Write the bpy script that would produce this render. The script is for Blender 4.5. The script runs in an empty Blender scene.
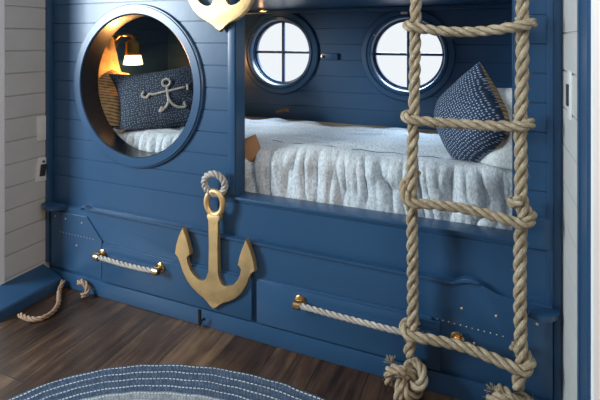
import bpy, bmesh, math, random
from mathutils import Vector, Matrix, noise
random.seed(7)
PI = math.pi
S = bpy.context.scene
C = S.collection

# ------------------------------------------------------------ camera, world, lights, exposure
YAW = math.atan(195 / 463)
cd = bpy.data.cameras.new('camera'); cam = bpy.data.objects.new('camera', cd); C.objects.link(cam)
cam.location = (0, -1.935, 1.4); cam.rotation_euler = (PI / 2, 0, YAW)
cd.sensor_fit = 'HORIZONTAL'; cd.sensor_width = 36; cd.lens = 36 * 463 / 600
cd.shift_y = -160 / 600; cd.clip_start = .02
S.camera = cam
S.view_settings.view_transform = 'Standard'; S.view_settings.look = 'None'
S.view_settings.exposure = 0.05; S.view_settings.gamma = 1
S.view_settings.use_curve_mapping = False

w = bpy.data.worlds.new('world'); S.world = w; w.use_nodes = True
w.node_tree.nodes['Background'].inputs[0].default_value = (.97, .98, 1.0, 1)
w.node_tree.nodes['Background'].inputs[1].default_value = 1.0

def area(name, loc, target, sx, sy, power, col):
    d = bpy.data.lights.new(name, 'AREA'); d.shape = 'RECTANGLE'; d.size = sx; d.size_y = sy
    d.energy = power; d.color = col
    o = bpy.data.objects.new(name, d); C.objects.link(o); o.location = loc
    o.rotation_euler = (Vector(target) - Vector(loc)).to_track_quat('-Z', 'Y').to_euler()
    return o
area('window_daylight', (-3.85, -2.35, 1.8), (-.1, 0, .9), .9, 1.2, 162, (.82, .94, 1.0))
area('ceiling_fill', (-.10, -1.2, 2.58), (-.15, -.30, .8), 1.6, .8, 32, (.84, .93, 1.0))  # unseen overhead fill, added for ambient light and brighter top edges
area('warm_fill', (1.9, -2.2, 1.6), (-2.4, -.1, .6), .4, .4, 20, (1.0, .62, .32))  # unseen warm fill, added to tint the left wall
area('outdoor_daylight', (-.95, 2.5, 2.6), (-.95, .5, .9), 2.4, .9, 300, (.62, .80, 1.0))

# ------------------------------------------------------------ materials
def nt(name):
    m = bpy.data.materials.new(name); m.use_nodes = True
    t = m.node_tree; return m, t, t.nodes['Principled BSDF']
def N(t, kind, **kw):
    n = t.nodes.new(kind)
    for k, v in kw.items():
        if hasattr(n, k): setattr(n, k, v)
        else: n.inputs[k].default_value = v
    return n
def mth(t, op, a, b=None, c=None):
    n = t.nodes.new('ShaderNodeMath'); n.operation = op
    for i, v in enumerate((a, b, c)):
        if v is None: continue
        if isinstance(v, (int, float)): n.inputs[i].default_value = v
        else: t.links.new(v, n.inputs[i])
    return n.outputs[0]
def ramp(t, fac, stops):
    n = t.nodes.new('ShaderNodeValToRGB'); e = n.color_ramp.elements
    while len(e) < len(stops): e.new(.5)
    for i, (p, c) in enumerate(stops):
        e[i].position = p; e[i].color = (*c, 1)
    t.links.new(fac, n.inputs[0]); return n.outputs[0]
def mixc(t, fac, a, b):
    n = t.nodes.new('ShaderNodeMix'); n.data_type = 'RGBA'
    for s, v in ((0, fac), (6, a), (7, b)):
        if isinstance(v, (int, float)): n.inputs[s].default_value = v
        elif isinstance(v, tuple): n.inputs[s].default_value = (*v, 1)
        else: t.links.new(v, n.inputs[s])
    return n.outputs[2]
def bump(t, bs, h, strength, dist):
    b = t.nodes.new('ShaderNodeBump'); b.inputs['Strength'].default_value = strength
    b.inputs['Distance'].default_value = dist
    t.links.new(h, b.inputs['Height']); t.links.new(b.outputs[0], bs.inputs['Normal'])
def coord(t, which='Object', scale=(1, 1, 1), loc=(0, 0, 0)):
    tc = t.nodes.new('ShaderNodeTexCoord'); mp = t.nodes.new('ShaderNodeMapping')
    t.links.new(tc.outputs[which], mp.inputs[0]); mp.inputs['Scale'].default_value = scale
    mp.inputs['Location'].default_value = loc
    return mp.outputs[0]
def tex(t, vec, scale, detail=3, rough=.5):
    n = t.nodes.new('ShaderNodeTexNoise'); n.inputs['Scale'].default_value = scale
    n.inputs['Detail'].default_value = detail; n.inputs['Roughness'].default_value = rough
    t.links.new(vec, n.inputs['Vector']); return n.outputs[0]

def simple(name, col, rough=.5, metal=0, var=.12, vs=6, bs=0, bscale=60, bdist=.002, coat=0):
    m, t, b = nt(name)
    v = coord(t)
    n = tex(t, v, vs, 4)
    lo = tuple(max(0, c * (1 - var)) for c in col); hi = tuple(c * (1 + var) for c in col)
    t.links.new(ramp(t, n, [(.3, lo), (.7, hi)]), b.inputs['Base Color'])
    b.inputs['Roughness'].default_value = rough; b.inputs['Metallic'].default_value = metal
    b.inputs['Coat Weight'].default_value = coat; b.inputs['Coat Roughness'].default_value = .2
    if bs: bump(t, b, tex(t, v, bscale, 3), bs, bdist)
    return m
BLUE = (.022, .073, .158)
M = {}
M['blue'] = simple('blue_paint', BLUE, .36, var=.05, vs=3, bs=.12, bscale=14, bdist=.004, coat=.15)
M['blue_in'] = simple('blue_paint_inner', BLUE, .33, var=.05, vs=3, bs=.1, bscale=14, bdist=.003, coat=.2)
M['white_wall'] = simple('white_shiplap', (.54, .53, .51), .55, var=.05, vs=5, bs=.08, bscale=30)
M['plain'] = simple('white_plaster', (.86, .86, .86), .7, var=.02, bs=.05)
M['room'] = simple('grey_room_paint', (.22, .22, .22), .8, var=.02)
M['ceil'] = simple('ceiling_paint', (.4, .4, .4), .8, var=.02)
M['gold'] = simple('brushed_brass', (.80, .55, .27), .52, 1, .2, 9, .6, 160, .0016)
M['brass'] = simple('polished_brass', (.74, .46, .21), .26, 1, .1, 20)
M['tunnel_dark'] = simple('dark_gloss_tunnel', (.012, .015, .021), .27)
M['line_grey'] = simple('dark_grey_matte', (.10, .12, .15), .9)
M['black'] = simple('black_iron', (.012, .012, .015), .4, .6)
M['plate'] = simple('white_plastic', (.74, .73, .70), .4, var=.02)
M['dark'] = simple('dark_plastic', (.03, .035, .045), .4)
M['rivet'] = simple('rivet_metal', (.80, .62, .42), .35, .8)
M['mattress'] = simple('tan_sheet', (.40, .31, .22), .9, var=.12, vs=20, bs=.6, bscale=90, bdist=.004)
M['tan'] = simple('tan_matte', (.36, .19, .09), .9, bs=.4, bscale=120)
M['brown_bit'] = simple('brown_matte', (.16, .09, .045), .6)

def rope_mat(name, c1, c2, c3):
    m, t, b = nt(name)
    uv = coord(t, 'UV', (1, 1, 1))
    fib = tex(t, coord(t, 'UV', (26, 18, 1)), 1.0, 4, .65)
    ob = tex(t, coord(t), 34, 3)
    f = mth(t, 'ADD', mth(t, 'MULTIPLY', fib, .7), mth(t, 'MULTIPLY', ob, .3))
    t.links.new(ramp(t, f, [(.32, c1), (.5, c2), (.68, c3)]), b.inputs['Base Color'])
    b.inputs['Roughness'].default_value = .85
    bump(t, b, fib, .8, .003)
    return m
M['rope'] = rope_mat('manila_rope', (.13, .09, .05), (.38, .29, .185), (.70, .60, .45))
M['rope_grey'] = rope_mat('pale_cotton_rope', (.26, .23, .20), (.46, .42, .38), (.70, .67, .62))
M['rope_tan'] = rope_mat('tan_rope', (.20, .12, .07), (.36, .23, .15), (.55, .38, .27))

def weave(name, c1, c2, sc=420, wr=.5, extra=None):
    m, t, b = nt(name)
    uv = coord(t, 'UV', (1, 1, 1))
    sep = t.nodes.new('ShaderNodeSeparateXYZ'); t.links.new(uv, sep.inputs[0])
    sx = mth(t, 'SINE', mth(t, 'MULTIPLY', sep.outputs[0], sc * 2)); sy = mth(t, 'SINE', mth(t, 'MULTIPLY', sep.outputs[1], sc * 2))
    wv = mth(t, 'MULTIPLY', sx, sy)
    n = tex(t, coord(t, 'UV', (1, .45, 1)), 150, 3, .6)
    f = mth(t, 'ADD', mth(t, 'MULTIPLY', wv, .05), n)
    t.links.new(ramp(t, f, [(.32, c1), (.66, c2)]), b.inputs['Base Color'])
    b.inputs['Roughness'].default_value = .95; b.inputs['Sheen Weight'].default_value = .2
    bump(t, b, f, wr, .005)
    return m
M['blanket'] = weave('woven_grey_blanket', (.38, .42, .46), (.72, .77, .80), wr=.9)
M['white_pillow'] = weave('white_woven_pillow', (.50, .53, .54), (.74, .77, .77), wr=.8)
M['cream_pillow'] = weave('cream_pillow', (.32, .19, .08), (.54, .34, .15), wr=.6)

# striped gold cushion
m, t, b = nt('striped_tan_cushion')
sep = t.nodes.new('ShaderNodeSeparateXYZ'); t.links.new(coord(t, 'UV'), sep.inputs[0])
st = mth(t, 'SINE', mth(t, 'MULTIPLY', sep.outputs[1], 330))
n = tex(t, coord(t, 'UV'), 30, 4)
f = mth(t, 'ADD', mth(t, 'MULTIPLY', st, .22), n)
t.links.new(ramp(t, f, [(.3, (.20, .12, .06)), (.6, (.56, .39, .21))]), b.inputs['Base Color'])
b.inputs['Roughness'].default_value = .9; bump(t, b, f, .5, .004)
M['striped'] = m

def dotted(name, base, dot, sc, th, rnd=.25):
    m, t, b = nt(name)
    v = t.nodes.new('ShaderNodeTexVoronoi'); v.inputs['Scale'].default_value = sc
    v.inputs['Randomness'].default_value = rnd; v.voronoi_dimensions = '2D'
    t.links.new(coord(t, 'UV'), v.inputs['Vector'])
    f = mth(t, 'LESS_THAN', v.outputs['Distance'], th)
    n = tex(t, coord(t, 'UV'), 60, 3)
    bc = ramp(t, n, [(.3, tuple(c * .7 for c in base)), (.7, tuple(c * 1.3 for c in base))])
    t.links.new(mixc(t, f, bc, dot), b.inputs['Base Color'])
    b.inputs['Roughness'].default_value = .9; bump(t, b, v.outputs['Distance'], .5, .003)
    return m
M['navy_dot'] = dotted('navy_dotted_fabric', (.018, .040, .085), (.42, .48, .58), 86, .21, .35)
M['char_dot'] = dotted('charcoal_dotted_fabric', (.020, .034, .058), (.30, .31, .34), 72, .15, .6)

# glass
m, t, b = nt('window_glass')
t.nodes.remove(b); tr = t.nodes.new('ShaderNodeBsdfTransparent'); gl = t.nodes.new('ShaderNodeBsdfGlossy')
gl.inputs['Roughness'].default_value = .03; tr.inputs[0].default_value = (.93, .95, .96, 1)
mx = t.nodes.new('ShaderNodeMixShader'); lw = t.nodes.new('ShaderNodeFresnel'); lw.inputs[0].default_value = 1.08
t.links.new(lw.outputs[0], mx.inputs[0]); t.links.new(tr.outputs[0], mx.inputs[1]); t.links.new(gl.outputs[0], mx.inputs[2])
t.links.new(mx.outputs[0], t.nodes['Material Output'].inputs[0]); M['glass'] = m
# lit lamp glass
m, t, b = nt('lit_lamp_glass'); b.inputs['Base Color'].default_value = (1, .85, .6, 1)
b.inputs['Emission Color'].default_value = (1, .70, .36, 1); b.inputs['Emission Strength'].default_value = 3.2
M['lit'] = m

# wooden floor, boards run along y
m, t, b = nt('dark_wood_floor')
tc = t.nodes.new('ShaderNodeTexCoord'); sp = t.nodes.new('ShaderNodeSeparateXYZ'); t.links.new(tc.outputs['Object'], sp.inputs[0])
cb = t.nodes.new('ShaderNodeCombineXYZ')
t.links.new(sp.outputs[1], cb.inputs[0]); t.links.new(mth(t, 'ADD', sp.outputs[0], 1.132 + .215 * 20), cb.inputs[1])
br = t.nodes.new('ShaderNodeTexBrick'); t.links.new(cb.outputs[0], br.inputs['Vector'])
for k, v in (('Scale', 1), ('Brick Width', 1.7), ('Row Height', .215), ('Mortar Size', .0022), ('Mortar Smooth', .3), ('Bias', 0)): br.inputs[k].default_value = v
br.inputs['Color1'].default_value = (.0, .0, .0, 1); br.inputs['Color2'].default_value = (1, 1, 1, 1); br.inputs['Mortar'].default_value = (.5, .5, .5, 1)
br.offset = .37
cb2 = t.nodes.new('ShaderNodeCombineXYZ')
t.links.new(mth(t, 'MULTIPLY', sp.outputs[1], 1.6), cb2.inputs[0]); t.links.new(mth(t, 'MULTIPLY', sp.outputs[0], 15), cb2.inputs[1])
g1 = tex(t, cb2.outputs[0], 1.6, 8, .68); g2 = tex(t, coord(t), 2.6, 4, .6)
rb = t.nodes.new('ShaderNodeRGBToBW'); t.links.new(br.outputs['Color'], rb.inputs[0])
f = mth(t, 'ADD', mth(t, 'MULTIPLY', g1, .55), mth(t, 'ADD', mth(t, 'MULTIPLY', g2, .30), mth(t, 'MULTIPLY', rb.outputs[0], .22)))
cc = ramp(t, f, [(.36, (.016, .008, .005)), (.50, (.060, .031, .018)), (.62, (.160, .095, .056))])
t.links.new(mixc(t, br.outputs['Fac'], cc, (.008, .005, .004)), b.inputs['Base Color'])
t.links.new(mth(t, 'ADD', mth(t, 'MULTIPLY', g1, .3), .30), b.inputs['Roughness'])
bump(t, b, mth(t, 'SUBTRACT', g1, mth(t, 'MULTIPLY', br.outputs['Fac'], 1.2)), .35, .006)
M['floor'] = m

# braided rug: u = distance from the edge in coils, v = metres along the braid
m, t, b = nt('braided_denim_rug')
sp = t.nodes.new('ShaderNodeSeparateXYZ'); t.links.new(coord(t, 'UV'), sp.inputs[0])
u, v = sp.outputs[0], sp.outputs[1]
fu = mth(t, 'FRACT', u)
diag = mth(t, 'FRACT', mth(t, 'ADD', mth(t, 'MULTIPLY', v, 75), mth(t, 'ABSOLUTE', mth(t, 'SUBTRACT', fu, .5))))
nz = tex(t, coord(t), 70, 4, .7)
f = mth(t, 'ADD', mth(t, 'MULTIPLY', diag, .22), mth(t, 'MULTIPLY', nz, .8))
blue = ramp(t, f, [(.3, (.022, .036, .066)), (.55, (.052, .084, .14)), (.8, (.13, .19, .28))])
grey = ramp(t, f, [(.3, (.11, .13, .15)), (.6, (.30, .33, .35)), (.8, (.52, .53, .52))])
band = ramp(t, mth(t, 'MULTIPLY', mth(t, 'FLOOR', u), 1 / 40), [(0, (0, 0, 0)), (.095, (0, 0, 0)), (.097, (1, 1, 1)), (.17, (1, 1, 1)), (.171, (0, 0, 0)), (.27, (0, 0, 0)), (.271, (1, 1, 1))])
col = mixc(t, band, blue, grey)
dash = mth(t, 'GREATER_THAN', mth(t, 'FRACT', mth(t, 'MULTIPLY', v, 62)), .35)
wob = mth(t, 'MULTIPLY', mth(t, 'SUBTRACT', tex(t, coord(t), 6, 2), .5), .5)
u3 = mth(t, 'FRACT', mth(t, 'ADD', u, wob))
line = mth(t, 'LESS_THAN', mth(t, 'ABSOLUTE', mth(t, 'SUBTRACT', u3, .5)), .065)
edge = mth(t, 'LESS_THAN', u, .15)
line = mth(t, 'MAXIMUM', line, edge)
t.links.new(mixc(t, mth(t, 'MULTIPLY', mth(t, 'MULTIPLY', dash, line), .9), col, (.62, .64, .65)), b.inputs['Base Color'])
b.inputs['Roughness'].default_value = .95
bump(t, b, f, .6, .004)
M['rug'] = m

# ------------------------------------------------------------ helpers
def link(name, bm, mat, parent=None, smooth=False, kind=None, loc=None):
    me = bpy.data.meshes.new(name); bmesh.ops.recalc_face_normals(bm, faces=bm.faces[:])
    bm.to_mesh(me); bm.free()
    for mm in (mat if isinstance(mat, (list, tuple)) else [mat]): me.materials.append(mm)
    if smooth:
        for p in me.polygons: p.use_smooth = True
        if smooth != 'all':
            me.set_sharp_from_angle(angle=math.radians(40))
    o = bpy.data.objects.new(name, me); C.objects.link(o)
    if parent: o.parent = parent
    if kind: o['kind'] = kind
    if loc: o.location = loc
    return o
def tag(o, label, cat, group=None):
    o['label'] = label; o['category'] = cat
    if group: o['group'] = group
    return o
def thing(name, label, cat, loc=(0, 0, 0), group=None):
    o = bpy.data.objects.new(name, None); C.objects.link(o); o.location = loc; o.empty_display_size = .05
    return tag(o, label, cat, group)
def box(bm, x0, x1, y0, y1, z0, z1, bev=0):
    r = bmesh.ops.create_cube(bm, size=1)
    for v in r['verts']:
        v.co = Vector(((x0 + x1) / 2 + v.co.x * (x1 - x0), (y0 + y1) / 2 + v.co.y * (y1 - y0), (z0 + z1) / 2 + v.co.z * (z1 - z0)))
    if bev:
        es = {e for v in r['verts'] for e in v.link_edges}
        bmesh.ops.bevel(bm, geom=list(es), offset=bev, segments=2, profile=.6, affect='EDGES')
    return bm
def B(*a, **k): return box(bmesh.new(), *a, **k)
def prism_x(bm, prof, x0, x1):       # closed (y,z) profile extruded along x
    a = [bm.verts.new((x0, y, z)) for y, z in prof]; c = [bm.verts.new((x1, y, z)) for y, z in prof]
    n = len(prof); bm.faces.new(a); bm.faces.new(c[::-1])
    for i in range(n): bm.faces.new((a[i], c[i], c[(i + 1) % n], a[(i + 1) % n]))
    return bm
def prism_y(bm, prof, y0, y1, bev=0):  # closed (x,z) profile extruded along y
    a = [bm.verts.new((x, y0, z)) for x, z in prof]; c = [bm.verts.new((x, y1, z)) for x, z in prof]
    n = len(prof); f = bm.faces.new(a); bm.faces.new(c[::-1])
    for i in range(n): bm.faces.new((a[i], c[i], c[(i + 1) % n], a[(i + 1) % n]))
    if bev:
        bmesh.ops.bevel(bm, geom=list(f.edges), offset=bev, segments=2, profile=.5, affect='EDGES')
    return bm
def lathe(bm, prof, cx, cy, cz, axis='Y', seg=96, closed=True):   # prof: (radius, along)
    rings = []
    for k in range(seg):
        a = 2 * PI * k / seg; r = []
        for (rad, h) in prof:
            if axis == 'Y': p = (cx + rad * math.cos(a), cy + h, cz + rad * math.sin(a))
            elif axis == 'X': p = (cx + h, cy + rad * math.cos(a), cz + rad * math.sin(a))
            else: p = (cx + rad * math.cos(a), cy + rad * math.sin(a), cz + h)
            r.append(bm.verts.new(p))
        rings.append(r)
    n = len(prof)
    for k in range(seg):
        A, D = rings[k], rings[(k + 1) % seg]
        for i in range(n if closed else n - 1):
            bm.faces.new((A[i], D[i], D[(i + 1) % n], A[(i + 1) % n]))
    if not closed:
        for i in (0, n - 1):
            if prof[i][0] > 1e-6: bm.faces.new([r[i] for r in rings])
    bmesh.ops.remove_doubles(bm, verts=bm.verts[:], dist=1e-6)
    return bm
def catmull(P, n=10, closed=False):
    P = [Vector(p) for p in P]; out = []
    m_ = len(P); rng = range(m_ if closed else m_ - 1)
    for i in rng:
        if closed: p0, p1, p2, p3 = P[(i - 1) % m_], P[i], P[(i + 1) % m_], P[(i + 2) % m_]
        else: p0, p1, p2, p3 = P[max(i - 1, 0)], P[i], P[i + 1], P[min(i + 2, m_ - 1)]
        for k in range(n):
            s = k / n
            out.append(.5 * ((2 * p1) + (p2 - p0) * s + (2 * p0 - 5 * p1 + 4 * p2 - p3) * s * s + (3 * p1 - p0 - 3 * p2 + p3) * s ** 3))
    if not closed: out.append(P[-1])
    return out
def resample(P, step, closed=False):
    Q = P + [P[0]] if closed else P
    L = [0]
    for a, c in zip(Q, Q[1:]): L.append(L[-1] + (c - a).length)
    n = max(3, int(L[-1] / step)); out = []; j = 0
    for i in range(n if closed else n + 1):
        d = L[-1] * i / n
        while j < len(L) - 2 and L[j + 1] < d: j += 1
        s = (d - L[j]) / max(1e-9, L[j + 1] - L[j]); out.append(Q[j].lerp(Q[j + 1], s))
    return out, L[-1]
def frames(P, closed=False):
    n = len(P); T = []
    for i in range(n):
        a = P[(i - 1) % n] if closed else P[max(i - 1, 0)]; c = P[(i + 1) % n] if closed else P[min(i + 1, n - 1)]
        T.append((c - a).normalized())
    up = Vector((0, 0, 1)) if abs(T[0].z) < .9 else Vector((0, 1, 0))
    X = [(up - T[0] * up.dot(T[0])).normalized()]
    for i in range(1, n):
        x = X[-1] - T[i] * X[-1].dot(T[i]); X.append(x.normalized())
    return T, X, [T[i].cross(X[i]) for i in range(n)]
def tube(bm, P, r, seg=8, closed=False, uvscale=1.0, taper=False):
    uvl = bm.loops.layers.uv.verify()
    T, X, Y = frames(P, closed); rings = []; L = [0]
    for i in range(1, len(P)): L.append(L[-1] + (P[i] - P[i - 1]).length)
    for i, p in enumerate(P):
        rr = r
        if taper: rr = r * (1 - .85 * i / len(P))
        elif not closed and (i == 0 or i == len(P) - 1): rr = r * .72
        rings.append([bm.verts.new(p + X[i] * rr * math.cos(2 * PI * k / seg) + Y[i] * rr * math.sin(2 * PI * k / seg)) for k in range(seg)])
    n = len(P)
    for i in range(n if closed else n - 1):
        A, D = rings[i], rings[(i + 1) % n]
        for k in range(seg):
            f = bm.faces.new((A[k], A[(k + 1) % seg], D[(k + 1) % seg], D[k]))
            l0 = L[i]; l1 = L[i + 1] if i + 1 < n else l0 + .005
            for lp, (uu, vv) in zip(f.loops, ((k / seg, l0), ((k + 1) / seg, l0), ((k + 1) / seg, l1), (k / seg, l1))):
                lp[uvl].uv = (uu, vv * 3)
    if not closed:
        bm.faces.new(rings[0][::-1]); bm.faces.new(rings[-1])
    return bm
def rope(bm, path, R, pitch=None, closed=False, smooth=10, seg=8, strands=3, hairs=0):
    """a laid rope: strands twisted round a centre line"""
    pitch = pitch or R * 6.8
    P, L = resample(catmull(path, smooth, closed), R * .40, closed)
    turns = L / pitch
    if closed: turns = max(1, round(turns))
    T, X, Y = frames(P, closed); n = len(P)
    # close the parallel transport gap on loops
    gap = 0
    if closed:
        x = X[-1] - T[0] * X[-1].dot(T[0]); gap = math.atan2(x.dot(Y[0]), x.dot(X[0]))
    for k in range(strands):
        Q = []
        for i in range(n):
            a = 2 * PI * (turns * i / n + k / strands) - gap * i / n
            Q.append(P[i] + (X[i] * math.cos(a) + Y[i] * math.sin(a)) * R * .56)
        tube(bm, Q, R * .485, seg, closed)
    for h in range(hairs):
        i = random.randrange(n); a = random.random() * 2 * PI
        d = (X[i] * math.cos(a) + Y[i] * math.sin(a)); p = P[i] + d * R * .9
        tt = T[i] * random.uniform(-1, 1)
        q = [p, p + d * R * .3 + tt * R * .35, p + d * R * random.uniform(.3, .6) + tt * R * random.uniform(.6, 1.1)]
        tube(bm, q, R * .03, 3)
    return bm
def boolean(o, cutters):
    for c in cutters:
        md = o.modifiers.new('cut', 'BOOLEAN'); md.operation = 'DIFFERENCE'; md.object = c; md.solver = 'EXACT'
    bpy.context.view_layer.update()
    dg = bpy.context.evaluated_depsgraph_get()
    me = bpy.data.meshes.new_from_object(o.evaluated_get(dg))
    o.modifiers.clear(); old = o.data; o.data = me; me.name = old.name
    for c in cutters: bpy.data.objects.remove(c, do_unlink=True)
def groove_profile(y, dirn, z0, z1, lines, depth=.006, wd=.007, back=.02):
    """(y,z) profile of a boarded face with V grooves; the face is at y and the boards go towards y + dirn*back"""
    p = [(y + dirn * back, z0), (y, z0)]
    for h in sorted(lines):
        if z0 + .01 < h < z1 - .01:
            p += [(y, h - wd * .5), (y + dirn * depth, h - wd * .22), (y + dirn * depth, h + wd * .22), (y, h + wd * .5)]
    p += [(y, z1), (y + dirn * back, z1)]
    return p
def prism_along_y(bm, prof, y0, y1):   # profile in (x,z)
    a = [bm.verts.new((x, y0, z)) for x, z in prof]; c = [bm.verts.new((x, y1, z)) for x, z in prof]
    n = len(prof); bm.faces.new(a); bm.faces.new(c[::-1])
    for i in range(n): bm.faces.new((a[i], c[i], c[(i + 1) % n], a[(i + 1) % n]))
    return bm

XL, XR = -2.41, .226        # alcove side walls
YB = 1.05                  # back wall of the bunk
TOP = 1.615                # underside of the bunk's top board

# ------------------------------------------------------------ the setting
link('floor', B(-4.4, 2.6, -4.6, 1.3, -.06, 0), M['floor'], kind='structure')
link('ceiling', B(-4.4, 2.6, -4.6, 1.3, 2.62, 2.7), M['ceil'], kind='structure')
link('wall_rear', B(-4.4, 2.6, -4.7, -4.6, 0, 2.62), M['room'], kind='structure')
link('wall_far_left', B(-4.5, -4.4, -4.6, -.27, 0, 2.62), M['room'], kind='structure')
link('wall_far_right', B(2.6, 2.7, -4.6, -.54, 0, 2.62), M['room'], kind='structure')
link('wall_front_left', B(-4.4, XL, -.30, -.271, 0, 2.62), M['plain'], kind='structure')
link('wall_front_right', B(XR - .008, 2.6, -.64, -.604, 0, 2.62), M['plain'], kind='structure')
lw_lines = [.486 + .122 * k for k in range(-4, 18)]
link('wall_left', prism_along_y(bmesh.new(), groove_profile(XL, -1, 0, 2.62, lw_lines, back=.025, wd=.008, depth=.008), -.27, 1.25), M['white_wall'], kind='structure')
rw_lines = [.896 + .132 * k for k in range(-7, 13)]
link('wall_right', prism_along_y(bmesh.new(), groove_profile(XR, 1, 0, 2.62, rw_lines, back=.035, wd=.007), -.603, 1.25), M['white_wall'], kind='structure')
# blue baseboard on the left wall
bb = prism_along_y(bmesh.new(), [(XL, 0), (XL + .150, 0), (XL + .150, .050), (XL + .143, .058), (XL + .012, .100), (XL, .104)], -.40, -.042)
link('baseboard_left', bb, M['blue'], kind='structure')
# blue casing at the room end of the right wall and blue corner trim
bm = B(XR - .012, XR, -.603, -.452, 0, 2.62, bev=.002); box(bm, XR - .016, XR - .010, -.475, -.452, 0, 2.62, bev=.002)
box(bm, XR - .016, XR - .010, -.600, -.585, 0, 2.62, bev=.002)
link('trim_1', bm, M['blue'], kind='structure', smooth=True)
bm = B(XR - .028, XR - .001, -.022, 0, 0, 2.62, bev=.005); box(bm, XR - .050, XR - .026, -.012, 0, 0, 2.62, bev=.004)
link('trim_2', bm, M['blue'], kind='structure', smooth=True)
bm = B(XL, XL + .030, -.030, 0, .110, 2.62, bev=.005)
link('trim_3', bm, M['blue'], kind='structure', smooth=True)

# back wall of the bunk, boarded, with two round windows
bl = [1.372 - .108 * k for k in range(-10, 12)]
wb = link('wall_back', prism_x(bmesh.new(), groove_profile(YB, 1, 0, 2.62, bl, back=.075, depth=.004, wd=.005), XL, XR), M['blue_in'], kind='structure')
WIN = [(-1.412, 1.312), (-.518, 1.307)]
cut = []
for (x, z) in WIN:
    cut.append(link('cut', lathe(bmesh.new(), [(.232, -.2), (.232, .4)], x, YB, z, closed=False), M['blue_in']))
boolean(wb, cut)
for k, (x, z) in enumerate(WIN):
    we = bpy.data.objects.new('window_%d' % (k + 1), None); C.objects.link(we); we.location = (x, YB, z); we['kind'] = 'structure'
    we.empty_display_size = .05
    prof = [(.298, 0), (.298, -.014), (.290, -.022), (.262, -.024), (.255, -.018), (.250, -.026), (.236, -.026), (.230, -.018),
            (.229, .03), (.224, .032), (.223, .046), (.213, .048), (.213, .074), (.230, .0745), (.231, .01), (.236, 0)]
    link('window_frame', lathe(bmesh.new(), prof, 0, 0, 0), M['blue_in'], we, smooth=True)
    bm = B(-.213, .213, .050, .070, -.009, .009, bev=.003); box(bm, -.009, .009, .048, .072, -.213, .213, bev=.003)
    link('muntin', bm, M['blue_in'], we)
    link('pane', lathe(bmesh.new(), [(.0, .058), (.213, .058), (.213, .062), (.0, .062)], 0, 0, 0, closed=True), M['glass'], we)
    bm = bmesh.new()
    lathe(bm, [(.0, -.032), (.004, -.034), (.007, -.03), (.007, -.022)], .243 * math.cos(2.6), 0, .243 * math.sin(2.6), seg=12, closed=False)
    link('latch', bm, M['brass'], we, smooth=True)

# ------------------------------------------------------------ the bunk
bunk = thing('bunk_bed', 'built-in navy blue ship-style bunk bed with porthole, open berth and drawers', 'bed', (0, 0, 0))
FW = .085
fl = [1.385 - .1095 * k for k in range(-11, 8)]
fp_ = link('front_panel', prism_x(bmesh.new(), groove_profile(0, 1, 0, 2.62, fl, back=FW, depth=.0045, wd=.006), XL + .001, XR - .001), M['blue'], bunk)
PC = (-1.765, 1.157)
boolean(fp_, [link('cut', lathe(bmesh.new(), [(.383, -.3), (.383, .4)], PC[0], 0, PC[1], closed=False, seg=128), M['blue']),
              link('cut', B(-1.149, .062, -.3, .4, .640, 1.66), M['blue'])])
# porthole surround, and its tunnel in a much darker glossy colour
prof = [(.436, .0), (.436, -.010), (.432, -.014), (.426, -.014), (.424, -.020), (.385, -.020), (.381, -.016), (.381, .0)]
link('porthole_surround', lathe(bmesh.new(), prof, PC[0], -.0005, PC[1], seg=160), M['blue_in'], bunk, smooth=True)
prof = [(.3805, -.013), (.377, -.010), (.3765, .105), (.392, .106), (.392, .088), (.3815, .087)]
link('porthole_tunnel', lathe(bmesh.new(), prof, PC[0], -.0005, PC[1], seg=160), M['tunnel_dark'], bunk, smooth=True)
# flat trim round the berth opening
link('berth_casing', B(-1.190, -1.152, -.010, 0, .655, 2.0, bev=.003), M['blue'], bunk, smooth=True)
link('berth_casing', B(.066, .086, -.010, 0, .655, 2.0, bev=.003), M['blue'], bunk, smooth=True)
bm = B(-1.149, .135, -.010, .088, .632, .645, bev=.004)
link('berth_sill', bm, M['blue'], bunk, smooth=True)
link('sill_end_block', B(.112, .190, -.016, 0, .628, .742, bev=.004), M['blue'], bunk, smooth=True)
link('end_panel', prism_along_y(bmesh.new(), groove_profile(XL + .014, -1, 0, TOP, bl, back=.012, depth=.004, wd=.005), FW, YB), M['blue_in'], bunk)
link('end_panel', prism_along_y(bmesh.new(), groove_profile(XR - .014, 1, 0, TOP, bl, back=.012, depth=.004, wd=.005), FW, YB), M['blue_in'], bunk)
bm = B(XL + .002, XR - .002, FW, YB, TOP, TOP + .03); box(bm, XL + .02, XR - .02, YB - .03, YB, TOP - .028, TOP, bev=.006)
link('top_board', bm, M['blue_in'], bunk)
link('bed_platform', B(XL + .014, XR - .014, FW + .002, YB - .001, .56, .60), M['blue_in'], bunk)

# lower hull board with its carved top edge (front at y=-.022)
def hull_top():
    L = [(-2.375, .452), (-2.20, .452), (-2.165, .453), (-2.135, .462), (-2.112, .478), (-2.100, .479), (-2.080, .466), (-2.05, .4605)]
    Rr = [(-.185, .455), (-.160, .449), (-.140, .457), (-.115, .470), (-.085, .474), (-.055, .466), (-.022, .440), (.010, .428), (.05, .426), (.196, .426)]
    return L + Rr
ht = hull_top()
bm = prism_y(bmesh.new(), [(-2.375, .001)] + ht + [(.196, .001)], -.022, -.0005, bev=.005)
link('hull_board', bm, M['blue'], bunk, smooth=True)
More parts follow.
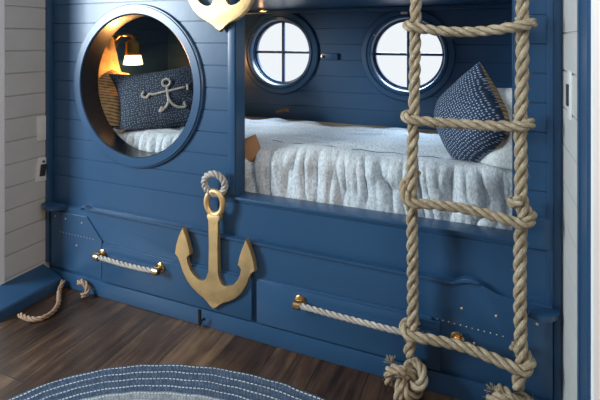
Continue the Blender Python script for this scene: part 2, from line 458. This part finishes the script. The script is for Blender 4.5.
# raised moulding that follows the carved edge
def strip(path, w0, y0, y1, name, mat=M['blue'], par=bunk, bev=.003):
    pts = [Vector((x, 0, z)) for x, z in path]; up = []; dn = []
    for i, p in enumerate(pts):
        tg = (pts[min(i + 1, len(pts) - 1)] - pts[max(i - 1, 0)]).normalized(); nn = Vector((-tg.z, 0, tg.x))
        up.append((p.x + nn.x * w0, p.z + nn.z * w0)); dn.append((p.x - nn.x * w0, p.z - nn.z * w0))
    return link(name, prism_y(bmesh.new(), up + dn[::-1], y0, y1, bev=bev), mat, par, smooth=True)
strip([(x, z - .004) for x, z in ht[3:-4]], .0055, -.032, -.021, 'top_moulding')
# oval caps at both ends
for (x, z) in ((-2.325, .462), (.150, .422)):
    bm = bmesh.new(); pr = []
    for k in range(25):
        a = PI + PI * k / 24; pr.append((x + .085 * math.cos(a) * (1.0 if x < -1 else .8), -.02 + .075 * math.sin(a)))
    pr = [(max(XL + .002, min(XR - .002, a)), c) for a, c in pr]
    a_ = [bm.verts.new((p[0], p[1], z)) for p in pr]; c_ = [bm.verts.new((p[0] * .94 + x * .06, p[1] * .94, z - .022)) for p in pr]
    bm.faces.new(a_); bm.faces.new(c_[::-1])
    for i in range(len(pr)): bm.faces.new((a_[i], c_[i], c_[(i + 1) % len(pr)], a_[(i + 1) % len(pr)]))
    bmesh.ops.bevel(bm, geom=[e for e in bm.edges if abs(e.verts[0].co.z - z) < .001 and abs(e.verts[1].co.z - z) < .001], offset=.004, segments=2, affect='EDGES')
    link('oval_cap', bm, M['blue'], bunk, smooth=True)
# nose plate at the left end
bm = prism_y(bmesh.new(), [(-2.36, .10), (-2.36, .420), (-2.085, .420), (-1.975, .305), (-1.975, .10)], -.030, -.0215, bev=.002)
link('nose_plate', bm, M['blue'], bunk)
# middle board (top edge = line B), drawers, plinth
link('lower_board', B(-1.970, -1.040, -.031, -.0215, .2, .2945, bev=.004), M['blue'], bunk, smooth=True)
link('lower_board', B(-1.018, -.232, -.031, -.0215, .2, .2945, bev=.004), M['blue'], bunk, smooth=True)
link('plinth', B(-2.375, .196, -.034, -.0215, .001, .084, bev=.004), M['blue'], bunk, smooth=True)
bolt_pts = []
for (x0, x1, hx0, hx1) in ((-1.962, -1.042, -1.955, -1.565), (-1.016, -.200, -.795, -.135)):
    d = link('drawer', B(x0, x1, -.041, -.0315, .094, .286, bev=.004), M['blue'], bunk, smooth=True)
    y = -.078; z = .240
    bm = rope(bmesh.new(), [(hx0, y, z + .004), (hx0 + (hx1 - hx0) * .3, y - .003, z), (hx0 + (hx1 - hx0) * .7, y - .003, z - .002), (hx1, y, z + .002)], .0125, smooth=14)
    link('rope_handle', bm, M['rope_grey'], d, smooth='all')
    for xx in (hx0, hx1):
        yb = -.041 if xx > x0 else -.030
        bm = lathe(bmesh.new(), [(.0, yb - .001), (.026, yb - .001), (.026, yb - .006), (.019, yb - .010), (.010, yb - .012), (.009, -.066), (0, -.066)], xx, 0, z + .004, seg=28, closed=False)
        lathe(bm, [(.0145, -.012), (.0185, -.013), (.0185, .013), (.0145, .012)], xx, y, z + .003, axis='X', seg=24)
        lathe(bm, [(.0, -.017), (.012, -.016), (.0175, -.010), (.0175, -.004), (.0, -.003)], xx + (-.006 if xx == hx0 else .021), y, z + .003, axis='X', seg=20, closed=False)
        link('handle_bracket', bm, M['brass'], d, smooth=True)
# rivets
def rivets(pts, r, y):
    for (x, z) in pts:
        bm = bmesh.new(); lathe(bm, [(.0, -r * .6), (r * .6, -r * .5), (r, 0), (0, 0)], x, y, z, seg=10, closed=False)
        link('rivet', bm, M['rivet'], bunk, smooth=True)
rivets([(-.120, .350), (.004, .349), (.144, .352), (-.029, .205), (-.075, .225)], .0055, -.022)
rivets([(-.212 + .0218 * k, .288 - .0009 * k) for k in range(12)], .0028, -.022)
rivets([(-2.246, .385), (-2.122, .381), (-2.161, .248), (-2.33, .39)], .0055, -.030)
rivets([(-2.285 + .0225 * k, .306 - .0002 * k) for k in range(12)], .0028, -.030)

# ------------------------------------------------------------ anchors
def anchor_half():
    return [(.0, .0), (.016, .022), (.032, .037), (.055, .046), (.085, .057), (.120, .078), (.152, .108), (.178, .148), (.193, .185), (.199, .216),
            (.226, .226), (.216, .270), (.201, .315), (.178, .366), (.158, .318), (.143, .275), (.133, .238), (.159, .224),
            (.152, .195), (.138, .165), (.116, .140), (.090, .125), (.064, .121), (.045, .127), (.032, .146), (.026, .180), (.0235, .30), (.0215, .425),
            (.036, .432), (.038, .446), (.026, .456)]
def wall_anchor(x, z, label):
    a = thing('wall_anchor', label, 'anchor', (x, -.038, z), 'brass anchors on the bunk front')
    h = [(p, q) for p, q in anchor_half()]; prof = h + [(-p, q) for p, q in h[:0:-1]]
    # close over the top, below the ring
    body = link('anchor_body', prism_y(bmesh.new(), prof, -.022, .006, bev=.005), M['gold'], a, smooth=True)
    bm = bmesh.new(); P = [Vector((.046 * math.sin(t_ * 2 * PI / 40), -.008, .506 + .056 * math.cos(t_ * 2 * PI / 40))) for t_ in range(40)]
    tube(bm, P, .0145, 12, closed=True)
    link('shackle', bm, M['gold'], a, smooth='all')
    P = [(.002 + .050 * math.cos(k * PI / 8), -.012 + .016 * math.sin(k * PI / 8 + 2.4), .598 + .052 * math.sin(k * PI / 8)) for k in range(16)]
    bm = rope(bmesh.new(), P, .0165, closed=True, smooth=6, pitch=.06)
    link('rope_ring', bm, M['rope_grey'], a, smooth='all')
    link('standoff', B(-.012, .012, .004, .016, .09, .11), M['gold'], a)
    link('standoff', B(-.008, .008, .004, .016, .36, .38), M['gold'], a)
    return a
a1 = wall_anchor(-1.240, .112, 'brass anchor with rope ring hung low between the two drawers')
a2 = bpy.data.objects.new('wall_anchor.001', None); C.objects.link(a2)
a2.location = (-1.218, -.018, 1.438); tag(a2, 'brass anchor at top edge, its crown pointing down between porthole and berth', 'anchor', 'brass anchors on the bunk front')
for ch in [o for o in bpy.data.objects if o.parent == a1]:
    c = ch.copy(); C.objects.link(c); c.parent = a2

# ------------------------------------------------------------ bedding
bm = B(XL + .02, XR - .02, .200, YB - .010, .601, .849, bev=.0)
bmesh.ops.bevel(bm, geom=bm.edges[:], offset=.045, segments=4, affect='EDGES')
bmesh.ops.subdivide_edges(bm, edges=bm.edges[:], cuts=2, use_grid_fill=True)
tag(link('mattress', bm, M['mattress'], smooth=True), 'long mattress under tan sheet filling the bunk berth', 'mattress')

def surf_z(x):    # blanket top height along the bunk
    return .874 - .016 * (x + 2.4) / 2.4
def blanket():
    bm = bmesh.new(); uvl = bm.loops.layers.uv.verify()
    x0, x1 = -2.36, .185; nx, nt_, nd = 300, 60, 46
    rows = []
    for i in range(nx + 1):
        x = x0 + (x1 - x0) * i / nx; r = []
        zt = surf_z(x)
        yback = .81 + .03 * math.sin(x * 9) + .02 * math.sin(x * 23 + 1)
        yfront = .150 + .008 * math.sin(x * 6)
        for j in range(nt_ + 1):
            s = j / nt_; y = yback + (yfront - yback + .05) * s
            nz = noise.noise((x * 3, y * 5, 0)) * .014 + noise.noise((x * 9, y * 9, 3)) * .006
            rid = abs(noise.noise((x * 2.2 + 4, y * 14, 7))) * .026 + abs(noise.noise((x * 4 + 9, y * 26, 2))) * .009
            e = min(1, s * 6)
            z = zt + (nz + .010 - rid) * (.35 + .65 * e) + .005 * (1 - e) * (math.sin(x * 17 + 2 * math.sin(x * 5)))
            # long gathered ridges close to the front crest
            g = math.exp(-((s - .86) / .05) ** 2); z -= .007 * g * (1 + math.sin(x * 33 + 2 * math.sin(x * 7)))
            r.append((Vector((x, y, z)), (x, y)))
        yc, zc = yfront + .05, r[-1][0].z
        R_ = .05
        for j in range(1, nd + 1):
            d = j / nd * .30
            if d < R_ * PI / 2:
                a = d / R_; y = yc - R_ * math.sin(a); z = zc - R_ * (1 - math.cos(a))
            else: y = yc - R_; z = zc - R_ - (d - R_ * PI / 2)
            k = min(1, d / .10)
            y += -.030 * k
            for (fq, wd, am, sd) in ((8.3, .13, .056, 0), (17.5, .16, .026, 5), (31, .2, .008, 9)):
                ph = x * fq + .55 * noise.noise((x * 3, d * 5 + sd, sd)) + .5 * noise.noise((x * 9, d * 3, sd + 2)) + d * .6 * math.sin(x * 4 + sd)
                fr = ph - math.floor(ph); cell = math.floor(ph)
                dep = .35 + .65 * abs(math.sin(cell * 2.7 + sd)); reach = .10 + .2 * abs(math.sin(cell * 1.9 + sd))
                env = max(0, 1 - (d / (reach + .12)) ** 3)
                y += am * dep * k * env * (math.exp(-((fr - .5) / wd) ** 2) - .25)
            y -= .012 * noise.noise((x * 12, d * 10, 5)) * k
            y = max(y, .098)
            r.append((Vector((x, y, z)), (x, yfront - d)))
        rows.append([(bm.verts.new(p), u) for p, u in r])
    for i in range(nx):
        for j in range(len(rows[0]) - 1):
            q = (rows[i][j], rows[i + 1][j], rows[i + 1][j + 1], rows[i][j + 1])
            x = q[0][0].co.x
            
            f = bm.faces.new([a[0] for a in q])
            for lp, a in zip(f.loops, q): lp[uvl].uv = a[1]
    bmesh.ops.delete(bm, geom=[v for v in bm.verts if not v.link_faces], context='VERTS')
    return bm
bl_o = link('blanket', blanket(), M['blanket'], smooth='all')
sol = bl_o.modifiers.new('thickness', 'SOLIDIFY'); sol.thickness = .007; sol.offset = 1
tag(bl_o, 'crinkled pale grey woven blanket spread over the bunk mattress', 'blanket')

# thin dark line that runs along the front crest
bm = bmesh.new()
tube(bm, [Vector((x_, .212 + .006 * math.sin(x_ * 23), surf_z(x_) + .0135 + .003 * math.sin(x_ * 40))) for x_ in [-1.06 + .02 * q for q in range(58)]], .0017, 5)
link('crest_line', bm, M['line_grey'], bl_o, smooth='all')
# pillows
def pillow_surf(u, v, w_, h_, th, pinch, sag):
    """u,v in -1..1; local x,y outline with pulled-in sides, returns x,y,halfthickness"""
    x = u * w_ / 2 * (1 - pinch * (1 - v * v) ** 1 * (abs(u) ** 2)); y = v * h_ / 2 * (1 - pinch * (1 - u * u) * (abs(v) ** 2))
    t_ = max(0, (1 - u * u)) ** .48 * max(0, (1 - v * v)) ** .48 * th / 2
    return x, y, t_
def pillow(name, w_, h_, th, mats, mtx, pinch=.10, wr=.006, rnd=0, floor_z=None, parent=None, back=False, n=44, seed=0):
    bm = bmesh.new(); uvl = bm.loops.layers.uv.verify()
    g = {}
    for side in (1, -1):
        for i in range(n + 1):
            for j in range(n + 1):
                u = math.sin((i / n - .5) * PI); v = math.sin((j / n - .5) * PI)
                edge = i in (0, n) or j in (0, n)
                if side == -1 and edge: g[-1, i, j] = g[1, i, j]; continue
                x, y, t_ = pillow_surf(u, v, w_, h_, th, pinch, 0)
                if rnd and not (u > 0 and v > 0):
                    q_ = 1 - rnd * (u * v) ** 2; x *= q_; y *= q_
                if not edge:
                    t_ += wr * noise.noise((x * 9 + seed, y * 9, side * 3 + seed)) * (t_ / (th / 2)) * 2
                    # little creases that run in from the corners
                    t_ -= .5 * wr * abs(math.sin(math.atan2(y, x) * 9 + seed)) * max(0, (u * u + v * v) - .7)
                p = mtx @ Vector((x, y, side * t_))
                if floor_z is not None: 
                    fz = floor_z(p.x) if callable(floor_z) else floor_z
                    if p.z < fz: p.z = fz - .0 + (p.z - fz) * .02
                g[side, i, j] = (bm.verts.new(p), (x, y))
    for side in (1, -1):
        for i in range(n):
            for j in range(n):
                q = [g[side, i, j], g[side, i + 1, j], g[side, i + 1, j + 1], g[side, i, j + 1]]
                if side == -1: q = q[::-1]
                f = bm.faces.new([a[0] for a in q]); f.material_index = 1 if (side == -1 and back) else 0
                for lp, a in zip(f.loops, q): lp[uvl].uv = a[1]
    # a piped seam round the edge
    return link(name, bm, mats, parent, smooth='all')
def orient(loc, normal, up, roll=0):
    nz = Vector(normal).normalized(); uy = Vector(up); uy = (uy - nz * uy.dot(nz)).normalized(); ux = uy.cross(nz)
    m_ = Matrix((ux, uy, nz)).transposed().to_4x4(); return Matrix.Translation(loc) @ m_ @ Matrix.Rotation(roll, 4, 'Z')
def seam(w_, h_, pinch, mtx, r, mat, parent, floor_z=None, name='seam_piping'):
    P = []
    n = 24
    for (a, c, ua, va) in ((0, 1, -1, -1), (1, 0, 1, -1), (0, -1, 1, 1), (-1, 0, -1, 1)):
        for k in range(n):
            u, v = (ua + 2 * k / n * (1 if ua < 0 and c == 1 else 0), va)
            s = k / n * 2
            if (a, c) == (0, 1): u, v = -1 + s, -1
            elif (a, c) == (1, 0): u, v = 1, -1 + s
            elif (a, c) == (0, -1): u, v = 1 - s, 1
            else: u, v = -1, 1 - s
            x, y, _ = pillow_surf(u, v, w_, h_, 0, pinch, 0); p = mtx @ Vector((x, y, 0))
            if floor_z and p.z < floor_z(p.x) + r: p.z = floor_z(p.x) + r
            P.append(p)
    bm = bmesh.new(); tube(bm, P, r, 6, closed=True); return link(name, bm, mat, parent, smooth='all')

bz = lambda x: surf_z(x) + .016
# navy dotted pillow at the right end
mt = orient((-.100, .262, 1.045), (-.70, -.70, .10), (0, 0, 1), math.radians(40))
p1 = pillow('navy_pillow', .375, .37, .25, [M['navy_dot'], M['striped']], mt, .06, floor_z=bz, back=True, seed=3, rnd=.22)
tag(p1, 'navy pillow with small white dots standing on its corner behind the rope ladder', 'pillow')
# white woven pillow behind it
mt = orient((.062, .210, 1.000), (-.45, -.86, .25), (0, 0, 1), math.radians(6))
p2 = pillow('white_pillow', .29, .42, .13, [M['white_pillow']], mt, .05, floor_z=bz, wr=.014, seed=9)
tag(p2, 'white woven pillow leaning on the right end of the bunk', 'pillow')

# charcoal pillow with an embroidered rope anchor, seen through the porthole
mt = orient((-1.815, .29, 1.045), (.46, -.86, .26), (0, 0, 1), math.radians(9))
PW, PH, PT, PP = .60, .41, .20, .17
p3 = pillow('anchor_pillow', PW, PH, PT, [M['char_dot']], mt, PP, floor_z=bz, seed=5)
tag(p3, 'dotted charcoal pillow with stitched rope anchor, seen through the porthole', 'pillow')
seam(PW, PH, PP, mt, .004, M['char_dot'], p3, bz)
def on_pillow(x, y):
    u = x / (PW / 2); v = y / (PH / 2)
    _, _, t_ = pillow_surf(u, v, PW, PH, PT, PP, 0)
    return mt @ Vector((x, y, t_ + .005))
bm = bmesh.new()
def emb(pts, r=.0075): rope(bm, [on_pillow(a, c) for a, c in pts], r, smooth=8, pitch=.04)
ox, oy = .04, .005
emb([(ox + .022 * math.cos(k * PI / 6 - PI / 2), oy + .075 + .022 * math.sin(k * PI / 6 - PI / 2)) for k in range(12)] + [(ox, oy + .054)])
emb([(ox, oy + .052), (ox + .002, oy + .01), (ox, oy - .04), (ox - .03, oy - .075), (ox - .055, oy - .085)])
emb([(ox, oy + .0), (ox + .015, oy - .045), (ox + .05, oy - .075), (ox + .09, oy - .082)])
emb([(ox - .130, oy + .045), (ox - .142, oy + .022), (ox - .118, oy + .006), (ox - .100, oy + .024), (ox - .075, oy + .018), (ox - .03, oy + .022), (ox + .04, oy + .026), (ox + .10, oy + .032)])
emb([(ox - .055, oy - .085), (ox - .038, oy - .060)]); emb([(ox + .09, oy - .082), (ox + .088, oy - .050)]); emb([(ox + .115, oy + .05), (ox + .115, oy + .015)])
link('stitched_anchor', bm, M['rope_grey'], p3, smooth='all')
# striped tan pillow on its left
mt = orient((-2.135, .31, 1.0), (.62, -.58, .50), (0, 0, 1), math.radians(-18))
p4 = pillow('striped_pillow', .52, .44, .17, [M['striped']], mt, .08, floor_z=bz, seed=12, wr=.012)
tag(p4, 'striped tan pillow in lamplight at the left end of the bunk', 'pillow')
mt = orient((-2.315, .275, 1.15), (.93, -.18, .28), (0, 0, 1), math.radians(5))
p5 = pillow('cream_pillow', .36, .54, .12, [M['cream_pillow']], mt, .06, floor_z=bz, seed=22, wr=.015)
tag(p5, 'tall cream pillow leaning on the end panel beside the brass lamp', 'pillow')

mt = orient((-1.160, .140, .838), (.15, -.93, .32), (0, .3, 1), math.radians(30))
o = pillow('tan_shape', .13, .12, .055, [M['tan']], mt, .0, wr=.003, rnd=.2, seed=31)  # small padded tan shape at the left edge of the berth
tag(o, 'small padded tan shape on the blanket by the left side of the berth', 'cushion')

# ------------------------------------------------------------ reading lamp
LX, LY, LZ = -2.235, .49, 1.235
lamp = thing('reading_lamp', 'lit brass wall lamp above the pillows inside the porthole', 'lamp', (LX, LY, LZ))
link('lamp_glass', lathe(bmesh.new(), [(.0, .0), (.046, .0), (.049, .003), (.039, .048), (.0, .048)], 0, 0, 0, axis='Z', seg=40, closed=False), M['lit'], lamp, smooth=True)
bm = bmesh.new()
lathe(bm, [(.0, .049), (.043, .049), (.043, .058), (.040, .062), (.037, .108), (.030, .120), (.014, .126), (.010, .138), (0, .140)], 0, 0, 0, axis='Z', seg=36, closed=False)
link('lamp_shade', bm, M['brass'], lamp, smooth=True)
bm = bmesh.new()
tube(bm, catmull([(0, 0, .135), (-.02, .0, .152), (-.06, -.02, .152), (-.085, -.03, .130), (-.118, -.03, .120)], 6), .0075, 10)
tube(bm, [Vector((-.02, -.055, .150)), Vector((-.02, .055, .150))], .009, 10)
link('lamp_arm', bm, M['brass'], lamp, smooth='all')
link('wall_plate', lathe(bmesh.new(), [(.0, -.0), (.040, -.0), (.040, .012), (.018, .020), (.0, .020)], -.1235, -.03, .120, axis='X', seg=28, closed=False), M['brass'], lamp, smooth=True)
ld = bpy.data.lights.new('lamp_bulb', 'POINT'); ld.energy = 8; ld.color = (1, .47, .14); ld.shadow_soft_size = .035
lo = bpy.data.objects.new('lamp_bulb', ld); C.objects.link(lo); lo.parent = lamp; lo.location = (.075, -.085, -.035)

lamp.scale = (1.3, 1.3, 1.3)
# small puck light under the top board by the left window
puck = thing('puck_light', 'small round brass light under the top board above the left window', 'light', (-1.47, .90, TOP - .001))
link('housing', lathe(bmesh.new(), [(.0, 0), (.034, 0), (.034, -.012), (.028, -.018), (.024, -.014), (.0, -.014)], 0, 0, 0, axis='Z', seg=28, closed=False), M['brass'], puck, smooth=True)
link('lens', lathe(bmesh.new(), [(.0, -.0145), (.022, -.0145), (.020, -.019), (.0, -.021)], 0, 0, 0, axis='Z', seg=24, closed=False), M['lit'], puck, smooth=True)
pl = bpy.data.lights.new('puck_bulb', 'POINT'); pl.energy = .09; pl.color = (1, .55, .24); pl.shadow_soft_size = .015
po = bpy.data.objects.new('puck_bulb', pl); C.objects.link(po); po.parent = puck; po.location = (0, -.03, -.05)

# latch box between the back windows, and the tiny plate over the right window
lb = link('wall_latch', B(-.062, .062, -.022, 0, -.022, .022, bev=.005), M['blue_in'], smooth=True, loc=(-1.035, YB - .0005, 1.288))
tag(lb, 'small blue latch box with brass knob on wall between the round windows', 'latch')
link('knob', lathe(bmesh.new(), [(.0, -.018), (.008, -.016), (.010, -.008), (.006, 0), (0, 0)], -.045, -.022, 0, seg=16, closed=False), M['brass'], lb, smooth=True)
tp = link('wall_label', B(-.022, .022, -.003, 0, -.008, .008, bev=.001), M['plate'], loc=(-.531, YB - .0215, 1.572))
tag(tp, 'tiny white plate over the round window behind the rope ladder', 'plate')
rm = bmesh.new(); tube(rm, catmull([(-.055, 0, 0), (-.02, .01, .008), (.02, .006, .018), (.045, 0, .012)], 5), .011, 10)
ro = link('brown_object', rm, M['brown_bit'], smooth='all', loc=(-1.33, .93, .905)); tag(ro, 'small curled brown object lying at the back of the bed under a window', 'strap')  # small curled brown object, kind left open

# ------------------------------------------------------------ rope ladder
lad = thing('rope_ladder', 'thick manila rope ladder hanging in front of the berth', 'ladder', (-.1, -.1, 0))
def L_(p): return (p[0] + .1, p[1] + .1, p[2])
RS = .0225; RW = .032; YL = -.1
SL = [(-.283, 2.6), (-.283, 1.9), (-.284, 1.55), (-.288, 1.3), (-.292, 1.09), (-.298, .95), (-.300, .78), (-.297, .60), (-.296, .40), (-.298, .26), (-.308, .19), (-.312, .165)]
SR = [(.092, 2.6), (.092, 1.9), (.090, 1.55), (.090, 1.3), (.084, 1.09), (.086, .95), (.085, .86), (.092, .78), (.084, .70), (.082, .50), (.086, .25), (.080, .19), (.072, .150)]
for path in (SL, SR):
    link('side_rope', rope(bmesh.new(), [L_((x, YL, z)) for x, z in path], RS, hairs=60), M['rope'], lad, smooth='all')
def rung(zl, zm, zr, xl, xr, upl, upr, tl=1.0, tr=1.0):
    P = []
    n = 10
    k0 = int(n * tl)
    for k in range(k0 + 1):       # turns round the left rope, ends at its front
        s = k / k0; a = -PI / 2 - 2 * PI * tl * (1 - s)
        P.append((xl + RW * math.cos(a), YL + RW * math.sin(a), zl + upl * (1 - s)))
    for s in (.25, .5, .75):
        x = xl + (xr - xl) * s; z = (zl * (1 - s) + zr * s) + (zm - (zl + zr) / 2) * (1 - (2 * s - 1) ** 2)
        P.append((x, YL - RW * (.55 + .45 * abs(2 * s - 1)), z))
    k1 = int(n * tr)
    for k in range(k1 + 1):
        s = k / k1; a = -PI / 2 + 2 * PI * tr * s
        P.append((xr + RW * math.cos(a), YL + RW * math.sin(a), zr + upr * s))
    link('rung', rope(bmesh.new(), [L_(p) for p in P], .0195, smooth=8, hairs=24), M['rope'], lad, smooth='all')
rung(1.448, 1.430, 1.452, -.284, .090, .020, .020, .55, .60)
rung(1.093, 1.088, 1.096, -.292, .084, .020, .020, .55, .60)
rung(.775, .775, .752, -.299, .088, .110, .085, tl=.6, tr=1.0)
rung(.262, .262, .236, -.298, .084, .026, .046, tl=.6, tr=.65)
def knot(cx, cz, sx, sz, rot, tail):
    P = []
    for k in range(21):
        t_ = k / 20 * 2 * PI * .97
        x = math.sin(t_) + 2 * math.sin(2 * t_); z = math.cos(t_) - 2 * math.cos(2 * t_); y = -math.sin(3 * t_)
        x, z = x * math.cos(rot) - z * math.sin(rot), x * math.sin(rot) + z * math.cos(rot)
        P.append((cx + x * sx / 3, YL + y * .030 - .005, cz + z * sz / 3))
    bm = rope(bmesh.new(), [L_(p) for p in P], .0195, smooth=6, hairs=40)
    rope(bm, [L_((cx + tail[0], YL - .02, cz)), L_((cx + tail[0] * 1.3, YL - .045, cz - .05)), L_((cx + tail[0] * 1.2, YL - .04, max(.022, cz - .10)))], .019, hairs=20)
    rope(bm, [L_((cx - .01, YL - .045, cz + .045)), L_((cx - .045, YL - .05, cz + .052)), L_((cx - .078, YL - .03, cz + .02)), L_((cx - .082, YL - .01, cz - .04))], .018, hairs=30)
    # frayed end
    for k in range(16):
        a = random.uniform(PI * .35, PI * .95); b0 = Vector(L_((cx - .065, YL - .035, cz + .055)))
        d = Vector((math.cos(a), random.uniform(-.4, .2), math.sin(a)))
        tube(bm, [b0, b0 + d * .018, b0 + d * .034 + Vector((0, 0, random.uniform(-.006, .006)))], .0013, 4)
    link('bottom_knot', bm, M['rope_grey'] if False else M['rope'], lad, smooth='all')
knot(-.305, .082, .066, .060, .3, (-.03, 0))
knot(.062, .080, .062, .058, -.5, (-.03, 0))

# ------------------------------------------------------------ small things
# wall plates on the left wall
bm = B(0, .007, -.036, .036, -.070, .070, bev=.002)
o = link('power_outlet', bm, M['plate'], smooth=True, loc=(XL, -.050, .890)); tag(o, 'pale wall outlet plate, the upper of two on the left wall', 'outlet')
for dz in (-.028, .028):
    link('socket', B(.0068, .010, -.016, .016, dz - .014, dz + .014, bev=.002), M['plate'], o)
o = link('wall_switch', B(0, .008, -.036, .036, -.066, .066, bev=.002), M['plate'], smooth=True, loc=(XL, -.052, .655)); tag(o, 'white wall plate with dark insert, the lower of two on the left wall', 'switch')
o.rotation_euler = (math.radians(-8), 0, 0)
link('rocker', B(.0078, .016, -.017, .017, -.038, .030, bev=.004), M['dark'], o, smooth=True)
link('indicator', B(.0078, .011, -.008, .008, .038, .050, bev=.001), M['dark'], o)
o = link('light_switch', B(-.007, 0, -.030, .030, -.078, .078, bev=.002), M['plate'], smooth=True, loc=(XR, -.216, 1.222)); tag(o, 'tall pale switch plate with dark rocker on the right wall', 'switch')
link('rocker', B(-.013, -.0068, -.012, .012, -.035, .035, bev=.002), M['dark'], o, smooth=True)

# loose ropes on the floor
bm = rope(bmesh.new(), [(-2.235, -.052, .050), (-2.225, -.085, .018), (-2.170, -.135, .0125), (-2.115, -.185, .0125), (-2.078, -.250, .0125), (-2.085, -.312, .0125), (-2.140, -.335, .0125), (-2.215, -.330, .0125)], .0125, hairs=20)
tag(link('loose_rope', bm, M['rope_tan'], smooth='all'), 'longer loose tan rope curving over the floor in the left corner', 'rope')
bm = rope(bmesh.new(), [(-2.120, -.054, .062), (-2.085, -.060, .074), (-2.050, -.060, .056), (-2.040, -.070, .030), (-2.062, -.085, .016)], .0145, hairs=20)
tag(link('rope_hook', bm, M['rope_tan'], smooth='all'), 'short curled tan rope end beside the base of the bunk', 'rope')
# black hook at the plinth
hk = thing('floor_hook', 'small black iron hook on the base board below the anchor', 'hook', (-1.325, -.034, .045))
link('backplate', B(-.016, -.002, -.004, -.0, -.035, .035, bev=.001), M['black'], hk)
bm = bmesh.new(); tube(bm, catmull([(-.008, -.006, -.02), (.004, -.02, -.028), (.016, -.026, -.010), (.028, -.024, .012), (.036, -.022, .004)], 5), .0045, 8)
link('hook', bm, M['black'], hk, smooth='all')

# oval braided rug
def rug():
    bm = bmesh.new(); uvl = bm.loops.layers.uv.verify()
    A_, B_ = .975, .665; coil = .039; NC = 16; NA = 260; sub = 4
    rows = []
    for c in range(NC * sub + 1):
        u = c / sub; d = u * coil; a_, b_ = A_ - d, B_ - d
        z = .004 + .009 * abs(math.sin(PI * (u % 1))) ** .6
        if c == 0: z = .001
        rows.append([(bm.verts.new((a_ * math.cos(2 * PI * k / NA), b_ * math.sin(2 * PI * k / NA) + .0015 * math.sin(k * .9), z)), u) for k in range(NA)])
    per = 2 * PI * .82
    for c in range(NC * sub):
        for k in range(NA):
            k2 = (k + 1) % NA
            f = bm.faces.new((rows[c][k][0], rows[c][k2][0], rows[c + 1][k2][0], rows[c + 1][k][0]))
            for lp, (uu, vv) in zip(f.loops, ((c / sub, k / NA * per), (c / sub, (k + 1) / NA * per), ((c + 1) / sub, (k + 1) / NA * per), ((c + 1) / sub, k / NA * per))):
                lp[uvl].uv = (uu, vv)
    bm.faces.new([r[0] for r in rows[-1]])
    return bm
tag(link('braided_rug', rug(), M['rug'], smooth='all', loc=(-.80, -.890, 0)), 'oval blue braided rug with rows of white stitching on the wooden floor', 'rug')
